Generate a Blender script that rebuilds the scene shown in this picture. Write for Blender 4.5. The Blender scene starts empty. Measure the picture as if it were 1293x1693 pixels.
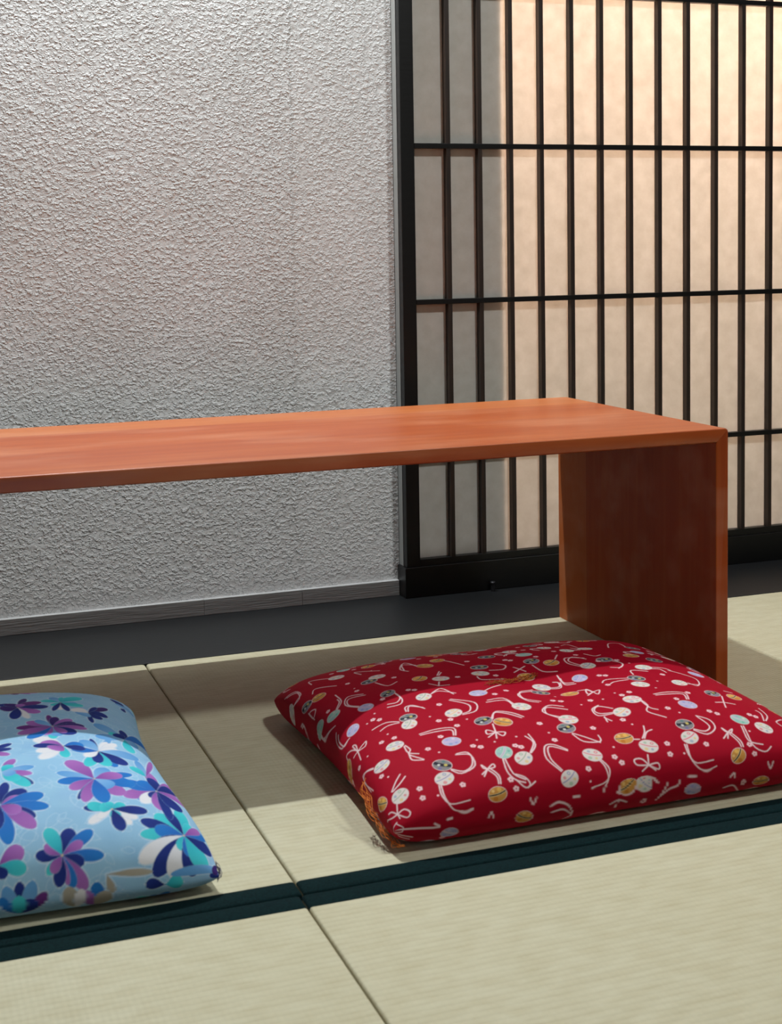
import bpy, bmesh, math, json, random
import numpy as np
from mathutils import Vector, Matrix

sc = bpy.context.scene
COL = sc.collection
PI = math.pi

# ------------------------------------------------------------------ camera, world, lights
cam_d = bpy.data.cameras.new('camera')
cam = bpy.data.objects.new('camera', cam_d)
COL.objects.link(cam)
sc.camera = cam
PITCH, YAW, ROLL, CAM_H = -0.0746215, -0.3349583, -0.0178294, 0.66238
fw = Vector((-math.sin(YAW) * math.cos(PITCH), math.cos(YAW) * math.cos(PITCH), math.sin(PITCH)))
rt0 = Vector((math.cos(YAW), math.sin(YAW), 0))
up0 = rt0.cross(fw)
rt = rt0 * math.cos(ROLL) + up0 * math.sin(ROLL)
up = -rt0 * math.sin(ROLL) + up0 * math.cos(ROLL)
cam.matrix_world = Matrix(((rt.x, up.x, -fw.x, 0), (rt.y, up.y, -fw.y, 0), (rt.z, up.z, -fw.z, CAM_H), (0, 0, 0, 1)))
cam_d.sensor_fit = 'VERTICAL'
cam_d.sensor_height = 24
cam_d.lens = 2323.1 / 1693 * 24
cam_d.shift_x = (646.5 - 592.49) / 1693
cam_d.shift_y = -(846.5 - 588.66) / 1693
cam_d.clip_start = 0.02
cam_d.dof.use_dof = True
cam_d.dof.focus_distance = 2.35
cam_d.dof.aperture_fstop = 8.5

w = bpy.data.worlds.new('room_ambience')
sc.world = w
w.use_nodes = True
bg = w.node_tree.nodes['Background']
bg.inputs[0].default_value = (1.0, 0.955, 0.86, 1)
bg.inputs[1].default_value = 0.060

def lamp(name, kind, loc, power, color, **kw):
    d = bpy.data.lights.new(name, kind)
    d.energy = power
    d.color = color
    for k, v in kw.items():
        if k not in ('look',):
            setattr(d, k, v)
    o = bpy.data.objects.new(name, d)
    o.location = loc
    if 'look' in kw:
        o.rotation_euler = (Vector(kw['look']) - Vector(loc)).to_track_quat('-Z', 'Y').to_euler()
    COL.objects.link(o)
    return o

# ceiling downlight close to the plaster wall: it rakes the wall and throws the table's shadow
lamp('ceiling_downlight', 'SPOT', (0.38, 2.378, 2.16), 138, (0.945, 1.0, 1.0), shadow_soft_size=0.014, spot_size=math.radians(122), spot_blend=1.0)
# second, weaker ceiling lamp nearer the viewer
lamp('ceiling_lamp', 'POINT', (1.75, 0.085, 3.2), 170, (0.96, 1.0, 0.98), shadow_soft_size=0.16)
# unseen soft fill, added in front to brighten the table's front faces
lamp('front_fill', 'AREA', (0.9, -1.0, 1.5), 2.8, (1.0, 0.96, 0.90), shape='RECTANGLE', size=1.0, size_y=0.8, look=(0.5, 2.0, 0.4))
# warm lamp in the passage behind the paper screen
lamp('passage_lamp', 'AREA', (1.75, 3.05, 1.45), 140, (1.0, 0.72, 0.56), shape='RECTANGLE', size=1.5, size_y=1.0, look=(1.45, 2.48, 0.65))

sc.view_settings.view_transform = 'Standard'
sc.view_settings.look = 'None'
sc.view_settings.gamma = 1
sc.view_settings.use_curve_mapping = False
sc.view_settings.exposure = 0.09

# ------------------------------------------------------------------ helpers
def lin(c):
    return tuple(((v / 255) / 12.92 if v / 255 <= 0.04045 else ((v / 255 + 0.055) / 1.055) ** 2.4) for v in c[:3])

def mesh_object(name, bm, mat, parent=None, smooth=False, bevel=0, seg=2, weight=False):
    me = bpy.data.meshes.new(name)
    bmesh.ops.recalc_face_normals(bm, faces=bm.faces)
    bm.to_mesh(me)
    bm.free()
    o = bpy.data.objects.new(name, me)
    COL.objects.link(o)
    if mat:
        me.materials.append(mat)
    if smooth:
        me.polygons.foreach_set('use_smooth', [True] * len(me.polygons))
    if bevel:
        b = o.modifiers.new('bevel', 'BEVEL')
        b.width = bevel
        b.segments = seg
        b.limit_method = 'WEIGHT' if weight else 'ANGLE'
        me.polygons.foreach_set('use_smooth', [True] * len(me.polygons))
        n = o.modifiers.new('normals', 'WEIGHTED_NORMAL')
        n.keep_sharp = True
    if parent:
        o.parent = parent
    return o

def box(bm, x0, x1, y0, y1, z0, z1):
    v = [bm.verts.new(p) for p in ((x0, y0, z0), (x1, y0, z0), (x1, y1, z0), (x0, y1, z0), (x0, y0, z1), (x1, y0, z1), (x1, y1, z1), (x0, y1, z1))]
    for f in ((0, 3, 2, 1), (4, 5, 6, 7), (0, 1, 5, 4), (1, 2, 6, 5), (2, 3, 7, 6), (3, 0, 4, 7)):
        bm.faces.new([v[i] for i in f])

def box_object(name, dims, mat, parent=None, bevel=0, seg=2, loc=None):
    bm = bmesh.new()
    box(bm, *dims)
    o = mesh_object(name, bm, mat, parent, bevel=bevel, seg=seg)
    return o

def empty(name, loc, **props):
    o = bpy.data.objects.new(name, None)
    o.empty_display_size = 0.05
    o.location = loc
    COL.objects.link(o)
    for k, v in props.items():
        o[k] = v
    return o

def tag(o, **props):
    for k, v in props.items():
        o[k] = v
    return o

class NT:
    def __init__(s, name):
        s.m = bpy.data.materials.new(name)
        s.m.use_nodes = True
        s.t = s.m.node_tree
        s.b = s.t.nodes['Principled BSDF']
        s.out = s.t.nodes['Material Output']
    def n(s, kind, **kw):
        nd = s.t.nodes.new(kind)
        for k, v in kw.items():
            if k.startswith('i_'):
                key = k[2:]
                nd.inputs[int(key) if key.isdigit() else key.replace('_', ' ')].default_value = v
            else:
                setattr(nd, k, v)
        return nd
    def l(s, a, b):
        s.t.links.new(a, b)
    def ramp(s, fac, stops):
        r = s.n('ShaderNodeValToRGB')
        e = r.color_ramp.elements
        while len(e) < len(stops):
            e.new(0.5)
        for q, (p, c) in zip(e, stops):
            q.position = p
            q.color = (*c, 1) if len(c) == 3 else c
        s.l(fac, r.inputs[0])
        return r.outputs[0]
    def math(s, op, a, b=None):
        nd = s.n('ShaderNodeMath', operation=op)
        for i, v in enumerate((a, b)):
            if v is None:
                continue
            if isinstance(v, (int, float)):
                nd.inputs[i].default_value = v
            else:
                s.l(v, nd.inputs[i])
        return nd.outputs[0]
    def mix(s, fac, a, b, mode='MIX'):
        nd = s.n('ShaderNodeMix', data_type='RGBA', blend_type=mode)
        for i, v in ((0, fac), (6, a), (7, b)):
            if isinstance(v, (int, float)):
                nd.inputs[i].default_value = v
            elif isinstance(v, tuple):
                nd.inputs[i].default_value = (*v, 1)
            else:
                s.l(v, nd.inputs[i])
        return nd.outputs[2]
    def coords(s, scale=(1, 1, 1)):
        tc = s.n('ShaderNodeTexCoord')
        mp = s.n('ShaderNodeMapping')
        mp.inputs['Scale'].default_value = scale
        s.l(tc.outputs['Object'], mp.inputs[0])
        return mp.outputs[0]
    def noise(s, vec, scale, detail=4, rough=0.5, dist=0.0):
        nd = s.n('ShaderNodeTexNoise')
        nd.inputs['Scale'].default_value = scale
        nd.inputs['Detail'].default_value = detail
        nd.inputs['Roughness'].default_value = rough
        nd.inputs['Distortion'].default_value = dist
        s.l(vec, nd.inputs['Vector'])
        return nd.outputs['Fac']
    def bump(s, h, strength, dist, prev=None):
        nd = s.n('ShaderNodeBump')
        nd.inputs['Strength'].default_value = strength
        nd.inputs['Distance'].default_value = dist
        s.l(h, nd.inputs['Height'])
        if prev:
            s.l(prev, nd.inputs['Normal'])
        return nd.outputs[0]
    def rough(s, v):
        s.b.inputs['Roughness'].default_value = v

# ------------------------------------------------------------------ materials
def plaster():
    t = NT('rough_white_plaster')
    v = t.coords()
    big = t.noise(v, 5, 2)
    # ridge line of a plaster joint near the right-hand end of the wall
    sep = t.n('ShaderNodeSeparateXYZ')
    t.l(v, sep.inputs[0])
    wob = t.noise(t.coords((1, 1, 3)), 9, 3)
    xx = t.math('ADD', sep.outputs[0], t.math('MULTIPLY', wob, 0.02))
    joint = t.math('SUBTRACT', 1.0, t.math('MULTIPLY', t.math('ABSOLUTE', t.math('SUBTRACT', xx, 0.755)), 160))
    joint = t.math('MAXIMUM', joint, 0.0)
    right = t.math('MINIMUM', t.math('MAXIMUM', t.math('MULTIPLY', t.math('SUBTRACT', xx, 0.755), 60), 0.0), 1.0)
    grain = t.noise(t.coords((1, 1, 1.25)), 150, 2.5, 0.55, 0.25)
    blobs = t.ramp(grain, [(0.46, (0, 0, 0)), (0.66, (1, 1, 1))])
    soft = t.noise(v, 75, 2, 0.5, 0.2)
    h = t.math('ADD', t.math('MULTIPLY', blobs, t.math('SUBTRACT', 1.0, t.math('MULTIPLY', right, 0.35))), t.math('MULTIPLY', soft, 0.8))
    h = t.math('ADD', h, t.math('MULTIPLY', joint, 0.7))
    t.l(t.bump(h, 0.8, 0.0030), t.b.inputs['Normal'])
    t.l(t.ramp(big, [(0.3, lin((222, 222, 222))), (0.7, lin((232, 232, 233)))]), t.b.inputs['Base Color'])
    t.rough(0.6)
    return t.m

def painted_wood():
    t = NT('white_painted_baseboard')
    n = t.noise(t.coords((3, 20, 60)), 6, 4, 0.6)
    t.l(t.ramp(n, [(0.3, lin((172, 172, 172))), (0.7, lin((190, 190, 191)))]), t.b.inputs['Base Color'])
    t.l(t.bump(n, 0.4, 0.002), t.b.inputs['Normal'])
    t.rough(0.5)
    return t.m

def black_wood(name, a, b, rough, scale=(2, 30, 30), bump=0.15):
    t = NT(name)
    n = t.noise(t.coords(scale), 8, 5, 0.6)
    t.l(t.ramp(n, [(0.3, lin(a)), (0.75, lin(b))]), t.b.inputs['Base Color'])
    t.l(t.bump(n, bump, 0.001), t.b.inputs['Normal'])
    t.rough(rough)
    return t.m

def wood(name, along):
    """reddish table wood; `along` is the grain axis, the boards lie side by side along Y"""
    t = NT(name)
    sc_ = {'X': (1.0, 14, 14), 'Z': (14, 14, 1.0)}[along]
    v = t.coords(sc_)
    g1 = t.noise(v, 2.6, 6, 0.6, 0.5)
    g2 = t.noise(t.coords({'X': (4, 160, 160), 'Z': (160, 160, 4)}[along]), 2, 3, 0.6)
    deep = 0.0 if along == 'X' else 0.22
    big = t.noise(t.coords({'X': (0.8, 4, 4), 'Z': (4, 4, 0.8)}[along]), 2.0, 2)
    c = t.ramp(g1, [(0.25, lin((158, 66, 26))), (0.5, lin((174, 82, 32))), (0.78, lin((192, 106, 52)))])
    c = t.mix(t.math('MULTIPLY', g2, 0.18), c, lin((132, 46, 12)))
    c = t.mix(t.math('MULTIPLY', big, 0.35), c, lin((190, 86, 34)))
    sep = t.n('ShaderNodeSeparateXYZ')
    t.l(t.coords(), sep.inputs[0])
    y = sep.outputs[1]
    edge_board = t.math('GREATER_THAN', y, 2.126)
    c = t.mix(t.math('MULTIPLY', edge_board, 0.42), c, lin((208, 128, 70)))
    haze = t.noise(t.coords((1.5, 5, 5)), 2.4, 3)
    c = t.mix(t.ramp(haze, [(0.5, (0, 0, 0)), (0.75, (0.42, 0.42, 0.42))]), c, lin((212, 150, 116)))
    seam = t.math('LESS_THAN', t.math('ABSOLUTE', t.math('SUBTRACT', y, 2.126)), 0.0007)
    c = t.mix(t.math('MULTIPLY', seam, 0.35), c, lin((90, 36, 14)))
    board2 = t.math('LESS_THAN', y, 1.93)
    c = t.mix(t.math('MULTIPLY', board2, 0.10), c, lin((150, 60, 22)))
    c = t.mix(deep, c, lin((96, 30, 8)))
    t.l(c, t.b.inputs['Base Color'])
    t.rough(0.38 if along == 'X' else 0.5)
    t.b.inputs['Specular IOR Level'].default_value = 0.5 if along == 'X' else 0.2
    t.l(t.bump(g2, 0.06, 0.0006), t.b.inputs['Normal'])
    return t.m

def tatami():
    t = NT('woven_rush_tatami')
    tc = t.n('ShaderNodeTexCoord')
    sep = t.n('ShaderNodeSeparateXYZ')
    t.l(tc.outputs['Object'], sep.inputs[0])
    x, y = sep.outputs[0], sep.outputs[1]
    v = t.coords()
    wob = t.noise(t.coords((3, 3, 3)), 4, 2)
    yy = t.math('ADD', y, t.math('MULTIPLY', wob, 0.004))
    rib = t.math('SINE', t.math('MULTIPLY', yy, 2 * PI / 0.0092))
    col = t.math('SINE', t.math('MULTIPLY', x, 2 * PI / 0.0062))
    straw = t.noise(t.coords((1300, 160, 1)), 1, 2, 0.6)
    patch = t.noise(t.coords((26, 60, 1)), 1, 3, 0.6)
    broad = t.noise(v, 2.2, 3)
    c = t.ramp(broad, [(0.3, lin((197, 191, 163))), (0.7, lin((206, 201, 176)))])
    c = t.mix(t.ramp(patch, [(0.35, (0, 0, 0)), (0.75, (0.5, 0.5, 0.5))]), c, lin((176, 164, 128)))
    c = t.mix(t.math('MULTIPLY', straw, 0.35), c, lin((206, 200, 172)))
    # straw colour is darker in the rib valleys, varied by patch
    c = t.mix(t.math('MULTIPLY', t.math('MAXIMUM', t.math('MULTIPLY', rib, -1.0), 0.0), t.math('MULTIPLY', patch, 0.26)), c, lin((150, 140, 106)))
    t.l(c, t.b.inputs['Base Color'])
    h = t.math('ADD', t.math('MULTIPLY', rib, t.math('ADD', patch, 0.3)), t.math('MULTIPLY', col, 0.5))
    h = t.math('ADD', h, t.math('MULTIPLY', straw, 0.8))
    t.l(t.bump(h, 0.30, 0.0007), t.b.inputs['Normal'])
    t.rough(0.62)
    t.b.inputs['Specular IOR Level'].default_value = 0.3
    return t.m

def border_cloth():
    t = NT('dark_green_border_cloth')
    v = t.coords()
    n = t.noise(v, 420, 2, 0.6)
    b_ = t.noise(v, 12, 3)
    c = t.ramp(n, [(0.3, lin((4, 20, 22))), (0.75, lin((14, 42, 43)))])
    c = t.mix(t.math('MULTIPLY', b_, 0.3), c, lin((10, 34, 42)))
    t.l(c, t.b.inputs['Base Color'])
    t.l(t.bump(n, 0.35, 0.0006), t.b.inputs['Normal'])
    t.rough(0.95)
    t.b.inputs['Specular IOR Level'].default_value = 0.12
    return t.m

def paper():
    t = NT('washi_paper')
    n = t.noise(t.coords((1, 1, 1)), 38, 5, 0.6)
    c = t.ramp(n, [(0.3, lin((226, 222, 214))), (0.7, lin((238, 235, 229)))])
    d = t.n('ShaderNodeBsdfDiffuse')
    tr = t.n('ShaderNodeBsdfTranslucent')
    m = t.n('ShaderNodeMixShader')
    m.inputs[0].default_value = 0.32
    t.l(c, d.inputs[0])
    t.l(c, tr.inputs[0])
    t.l(d.outputs[0], m.inputs[1])
    t.l(tr.outputs[0], m.inputs[2])
    t.l(m.outputs[0], t.out.inputs[0])
    return t.m

def flat(name, rgb, rough=0.6, metal=0.0):
    t = NT(name)
    n = t.noise(t.coords(), 60, 3)
    t.l(t.mix(t.math('MULTIPLY', n, 0.25), lin(rgb), tuple(v * 0.6 for v in lin(rgb))), t.b.inputs['Base Color'])
    t.rough(rough)
    t.b.inputs['Metallic'].default_value = metal
    return t.m

def printed_cloth(name, sheen=0.2):
    t = NT(name)
    a = t.n('ShaderNodeAttribute', attribute_name='print')
    v = t.coords()
    n = t.noise(v, 900, 2, 0.6)
    soft = t.noise(v, 14, 3, 0.5)
    c = t.mix(t.math('MULTIPLY', n, 0.12), a.outputs['Color'], (0, 0, 0), 'MIX')
    t.l(c, t.b.inputs['Base Color'])
    b1 = t.bump(n, 0.25, 0.0004)
    t.l(t.bump(soft, 0.45, 0.006, b1), t.b.inputs['Normal'])
    t.rough(0.75)
    t.b.inputs['Specular IOR Level'].default_value = 0.12
    t.b.inputs['Sheen Weight'].default_value = sheen
    return t.m

M_PLASTER = plaster()
M_BASE = painted_wood()
M_SILL = black_wood('black_stained_sill', (9, 11, 14), (16, 19, 23), 0.48)
M_FRAME = black_wood('black_lacquered_frame', (5, 5, 6), (10, 10, 11), 0.38)
M_BAR = black_wood('dark_lattice_wood', (26, 19, 16), (56, 38, 28), 0.5, scale=(30, 30, 2))
M_TOP = wood('red_brown_wood_top', 'X')
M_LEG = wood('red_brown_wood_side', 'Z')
M_TATAMI = tatami()
M_HERI = border_cloth()
M_PAPER = paper()
M_UNDER = flat('dark_subfloor', (40, 34, 28))
M_PASSAGE = flat('grey_passage_plaster', (150, 150, 148))
M_ORANGE = flat('orange_thread', (226, 122, 30), 0.6)
M_OCHRE = flat('ochre_thread', (176, 92, 24), 0.6)
M_GREYTHREAD = flat('grey_thread', (120, 118, 130), 0.7)
M_METAL = flat('dark_metal', (50, 50, 54), 0.35, 0.6)

# ------------------------------------------------------------------ room shell
SILL_Y, SEAM_Y, WALL_Y = 2.2320, 1.3520, 2.5045
floor = tag(box_object('floor', (-1.3, 2.9, 0.1, 3.6, -0.12, -0.052), M_UNDER), kind='structure')
wall = tag(box_object('wall_back', (-1.3, 0.9475, WALL_Y, 2.62, 0.0, 2.45), M_PLASTER), kind='structure')
bb = bmesh.new()
x_cuts = [-1.3, 0.012, 0.560, 0.748, 0.9435]
for i in range(4):
    box(bb, x_cuts[i] + 0.0002, x_cuts[i + 1] - 0.0002, 2.4930 + (0.0004 if i % 2 else 0), WALL_Y, 0.0, 0.0293)
tag(mesh_object('baseboard_back', bb, M_BASE, bevel=0.0006), kind='structure')
tag(box_object('trim_1', (-1.3, 2.9, SILL_Y + 0.0012, 2.62, -0.05, -0.0002), M_SILL, bevel=0.0008), kind='structure', label='black stained wooden sill board along the wall')

# wall behind the closed part of the paper screen, and the passage behind it
tag(box_object('wall_passage', (0.9485, 1.1632, 2.4835, 2.62, 0.0, 2.45), M_PASSAGE), kind='structure')
tag(box_object('wall_far_light_block', (0.6, 2.9, 3.45, 3.55, -0.05, 2.45), M_PASSAGE), kind='structure')  # unseen wall, added to keep world light from leaking in

# sliding screen
door = empty('door_1', (0.9488, 2.4645, 0.0), kind='structure', label='sliding paper screen with a black wooden lattice')
def dpart(name, dims, mat, bevel=0.0008):
    o = box_object(name, dims, mat, bevel=bevel)
    o.parent = door
    o.matrix_parent_inverse = Matrix.Translation(door.location).inverted()
    return o
Y0, YB0, YP = 2.4645, 2.4652, 2.4795
TOPZ = 1.82
dpart('threshold', (0.9440, 2.9, 2.4610, 2.5040, 0.0, 0.0585), M_FRAME, 0.0012)
dpart('stile', (0.9488, 0.9762, Y0, 2.4825, 0.0586, TOPZ), M_FRAME, 0.0012)
dpart('bottom_rail', (0.9763, 2.9, Y0 + 0.0008, 2.4825, 0.0586, 0.0722), M_FRAME)
dpart('top_rail', (0.9488, 2.9, Y0, 2.4825, TOPZ + 0.0001, TOPZ + 0.04), M_FRAME)
dpart('back_post', (0.9488, 0.9600, 2.4826, 2.4834, 0.0586, TOPZ), M_FRAME, 0)
for i in range(24):
    xc = 1.0453 + i * 0.06530
    dpart('vertical_bar', (xc - 0.0044, xc + 0.0044, YB0, YP, 0.0722, TOPZ), M_BAR, 0.0005)
for j in range(-2, 4):
    zc = 1.1500 - j * 0.29310
    dpart('horizontal_bar', (0.9762, 2.9, YB0 - 0.0004, YP - 0.0002, zc - 0.0048, zc + 0.0048), M_FRAME, 0.0005)
dpart('paper', (0.9763, 2.9, YP + 0.0002, YP + 0.0008, 0.0722, TOPZ), M_PAPER, 0)

# small stop peg on the sill in front of the screen
peg = empty('door_stop', (1.1213, 2.4515, 0.0), label='small dark peg standing on the black sill in front of the paper screen', category='door stop')
def lathe(bm, prof, seg=24, cx=0, cy=0):
    rings = [[bm.verts.new((cx + r * math.cos(2 * PI * k / seg), cy + r * math.sin(2 * PI * k / seg), z)) for k in range(seg)] for r, z in prof]
    for a, b in zip(rings, rings[1:]):
        for k in range(seg):
            bm.faces.new((a[k], a[(k + 1) % seg], b[(k + 1) % seg], b[k]))
    bm.faces.new(rings[0][::-1])
    bm.faces.new(rings[-1])
b_ = bmesh.new()
lathe(b_, [(0.0042, 0), (0.0042, 0.0145), (0.0038, 0.0150)])
mesh_object('peg_shaft', b_, M_METAL, peg)
b_ = bmesh.new()
lathe(b_, [(0.0050, 0.0150), (0.0056, 0.0156), (0.0056, 0.0178), (0.0046, 0.0190), (0.002, 0.0194)])
mesh_object('peg_cap', b_, M_METAL, peg)

# ------------------------------------------------------------------ tatami mats
def rounded_rect(x0, x1, y0, y1, r, seg=5):
    pts = []
    for cx, cy, a0 in ((x1 - r, y0 + r, -90), (x1 - r, y1 - r, 0), (x0 + r, y1 - r, 90), (x0 + r, y0 + r, 180)):
        for k in range(seg + 1):
            a = math.radians(a0 + 90 * k / seg)
            pts.append((cx + r * math.cos(a), cy + r * math.sin(a)))
    return pts

def slab(bm, pts, levels):
    """stack of outlines shrunk by d at height z, closed on top and bottom"""
    cx = sum(p[0] for p in pts) / len(pts)
    cy = sum(p[1] for p in pts) / len(pts)
    hx = max(abs(p[0] - cx) for p in pts)
    hy = max(abs(p[1] - cy) for p in pts)
    rings = []
    for d, z in levels:
        rings.append([bm.verts.new((cx + (x - cx) * (1 - d / hx), cy + (y - cy) * (1 - d / hy), z)) for x, y in pts])
    n = len(pts)
    for a, b in zip(rings, rings[1:]):
        for k in range(n):
            bm.faces.new((a[k], a[(k + 1) % n], b[(k + 1) % n], b[k]))
    bm.faces.new(rings[0][::-1])
    bm.faces.new(rings[-1])

def tatami_mat(x0, x1, y0, y1, label, border):
    g = 0.0009
    X0, X1, Y0_, Y1_ = x0 + g, x1 - g, y0 + g, y1 - g
    r = empty('tatami_mat', ((X0 + X1) / 2, (Y0_ + Y1_) / 2, -0.05), label=label, category='tatami mat', group='tatami mats covering the floor')
    bm = bmesh.new()
    slab(bm, rounded_rect(X0, X1, Y0_, Y1_, 0.005), [(0, -0.05), (0, -0.004), (0.0005, -0.0018), (0.0016, -0.0005), (0.0032, 0.0)])
    o = mesh_object('rush_surface', bm, M_TATAMI, r, smooth=False)
    o.matrix_parent_inverse = Matrix.Translation(r.location).inverted()
    hw = 0.0298
    by0, by1 = (Y0_, Y0_ + hw) if border == 'near' else (Y1_ - hw, Y1_)
    bm = bmesh.new()
    e = 0.0003
    # border cloth: folded over the mat's long edge, so it has a top and a vertical face
    ys = by0 if border == 'near' else by1
    yi = by1 if border == 'near' else by0
    sgn = 1 if border == 'near' else -1
    prof = [(ys - sgn * e, -0.045), (ys - sgn * e, -0.004), (ys + sgn * 0.0003, -0.0016), (ys + sgn * 0.0014, -0.0001), (ys + sgn * 0.0032, 0.0006), (yi - sgn * 0.0008, 0.0006), (yi, 0.0003), (yi, -0.0004)]
    rows = []
    xs = [X0 - e, X0 + 0.0006, X0 + 0.0022, X0 + 0.0050, X1 - 0.0050, X1 - 0.0022, X1 - 0.0006, X1 + e]
    drop = [(0.0050, 0.0035), (0.0022, 0.0016), (0.0006, 0.0005), (0, 0), (0, 0), (0.0006, 0.0005), (0.0022, 0.0016), (0.0050, 0.0035)]
    for x, (inn, dz) in zip(xs, drop):
        rows.append([bm.verts.new((x, y + sgn * inn * max(0.0, 1 - k / 4) , z - dz * (1 if z > -0.002 else 0))) for k, (y, z) in enumerate(prof)])
    for a, b in zip(rows, rows[1:]):
        for k in range(len(prof) - 1):
            bm.faces.new((a[k], a[k + 1], b[k + 1], b[k]))
    h = mesh_object('cloth_border', bm, M_HERI, r, smooth=True)
    h.matrix_parent_inverse = Matrix.Translation(r.location).inverted()
    h['label'] = 'dark green cloth border'
    return r

XS1, XS2, XS3 = 0.4003, 0.3960, 1.3507
tatami_mat(XS1 - 0.95, XS1, SEAM_Y, SILL_Y, 'tatami mat carrying the blue flowered cushion, beside the black sill', 'near')
tatami_mat(XS1, XS3, SEAM_Y, SILL_Y, 'tatami mat under the red cushion and the right end of the table', 'near')
tatami_mat(XS3, XS3 + 0.95, SEAM_Y, SILL_Y, 'brightly lit tatami mat to the right of the table, beside the black sill', 'near')
tatami_mat(XS2 - 0.95, XS2, SEAM_Y - 0.88, SEAM_Y, 'nearest tatami mat in the bottom left corner, in front of the blue cushion', 'far')
tatami_mat(XS2, XS2 + 0.95, SEAM_Y - 0.88, SEAM_Y, 'nearest tatami mat in the bottom right, in front of the red cushion', 'far')

# ------------------------------------------------------------------ low table
TX1, TY0, TY1, TH, TT = 1.1700, 1.7347, 2.2298, 0.3968, 0.0205
TX0 = TX1 - 1.50
table = empty('low_table', ((TX0 + TX1) / 2, (TY0 + TY1) / 2, 0.0), label='low reddish brown wooden table with slab sides standing on the tatami behind both cushions', category='table')

def prism(name, prof, mat, sharp_mitre):
    bm = bmesh.new()
    lay = bm.edges.layers.float.new('bevel_weight_edge')
    a = [bm.verts.new((x, TY0, z)) for x, z in prof]
    b = [bm.verts.new((x, TY1, z)) for x, z in prof]
    n = len(prof)
    bm.faces.new(a)
    bm.faces.new(b[::-1])
    for k in range(n):
        bm.faces.new((a[k], b[k], b[(k + 1) % n], a[(k + 1) % n]))
    bm.edges.ensure_lookup_table()
    for ed in bm.edges:
        (v0, v1) = ed.verts
        if abs(v0.co.y - v1.co.y) < 1e-6:
            k0, k1 = (v0.co.x, v0.co.z), (v1.co.x, v1.co.z)
            mit = any((abs(k0[0] - m[0][0]) + abs(k0[1] - m[0][1]) < 1e-6 and abs(k1[0] - m[1][0]) + abs(k1[1] - m[1][1]) < 1e-6) or (abs(k1[0] - m[0][0]) + abs(k1[1] - m[0][1]) < 1e-6 and abs(k0[0] - m[1][0]) + abs(k0[1] - m[1][1]) < 1e-6) for m in sharp_mitre)
            ed[lay] = 0.0 if mit else 1.0
    o = mesh_object(name, bm, mat, table, bevel=0.0020, seg=3, weight=True)
    o.matrix_parent_inverse = Matrix.Translation(table.location).inverted()
    return o

rr = 0.0055
def arc_(cx, cz, a0, a1, n=4):
    return [(cx + rr * math.cos(math.radians(a0 + (a1 - a0) * k / n)), cz + rr * math.sin(math.radians(a0 + (a1 - a0) * k / n))) for k in range(n + 1)]
R_ = arc_(TX1 - rr, TH - rr, 90, 0, 6)
Z0 = 0.0007
Lc = arc_(TX0 + rr, TH - rr, 180, 90, 6)
midR, midL = R_[3], Lc[3]
inR, inL = (TX1 - TT, TH - TT), (TX0 + TT, TH - TT)
prism('tabletop', [inL] + Lc[3:] + R_[:4] + [inR], M_TOP, [(inL, midL), (inR, midR)])
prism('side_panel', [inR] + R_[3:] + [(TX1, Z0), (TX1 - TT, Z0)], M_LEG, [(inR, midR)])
prism('side_panel', [inL, (TX0 + TT, Z0), (TX0, Z0)] + Lc[:4], M_LEG, [(inL, midL)])

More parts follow.
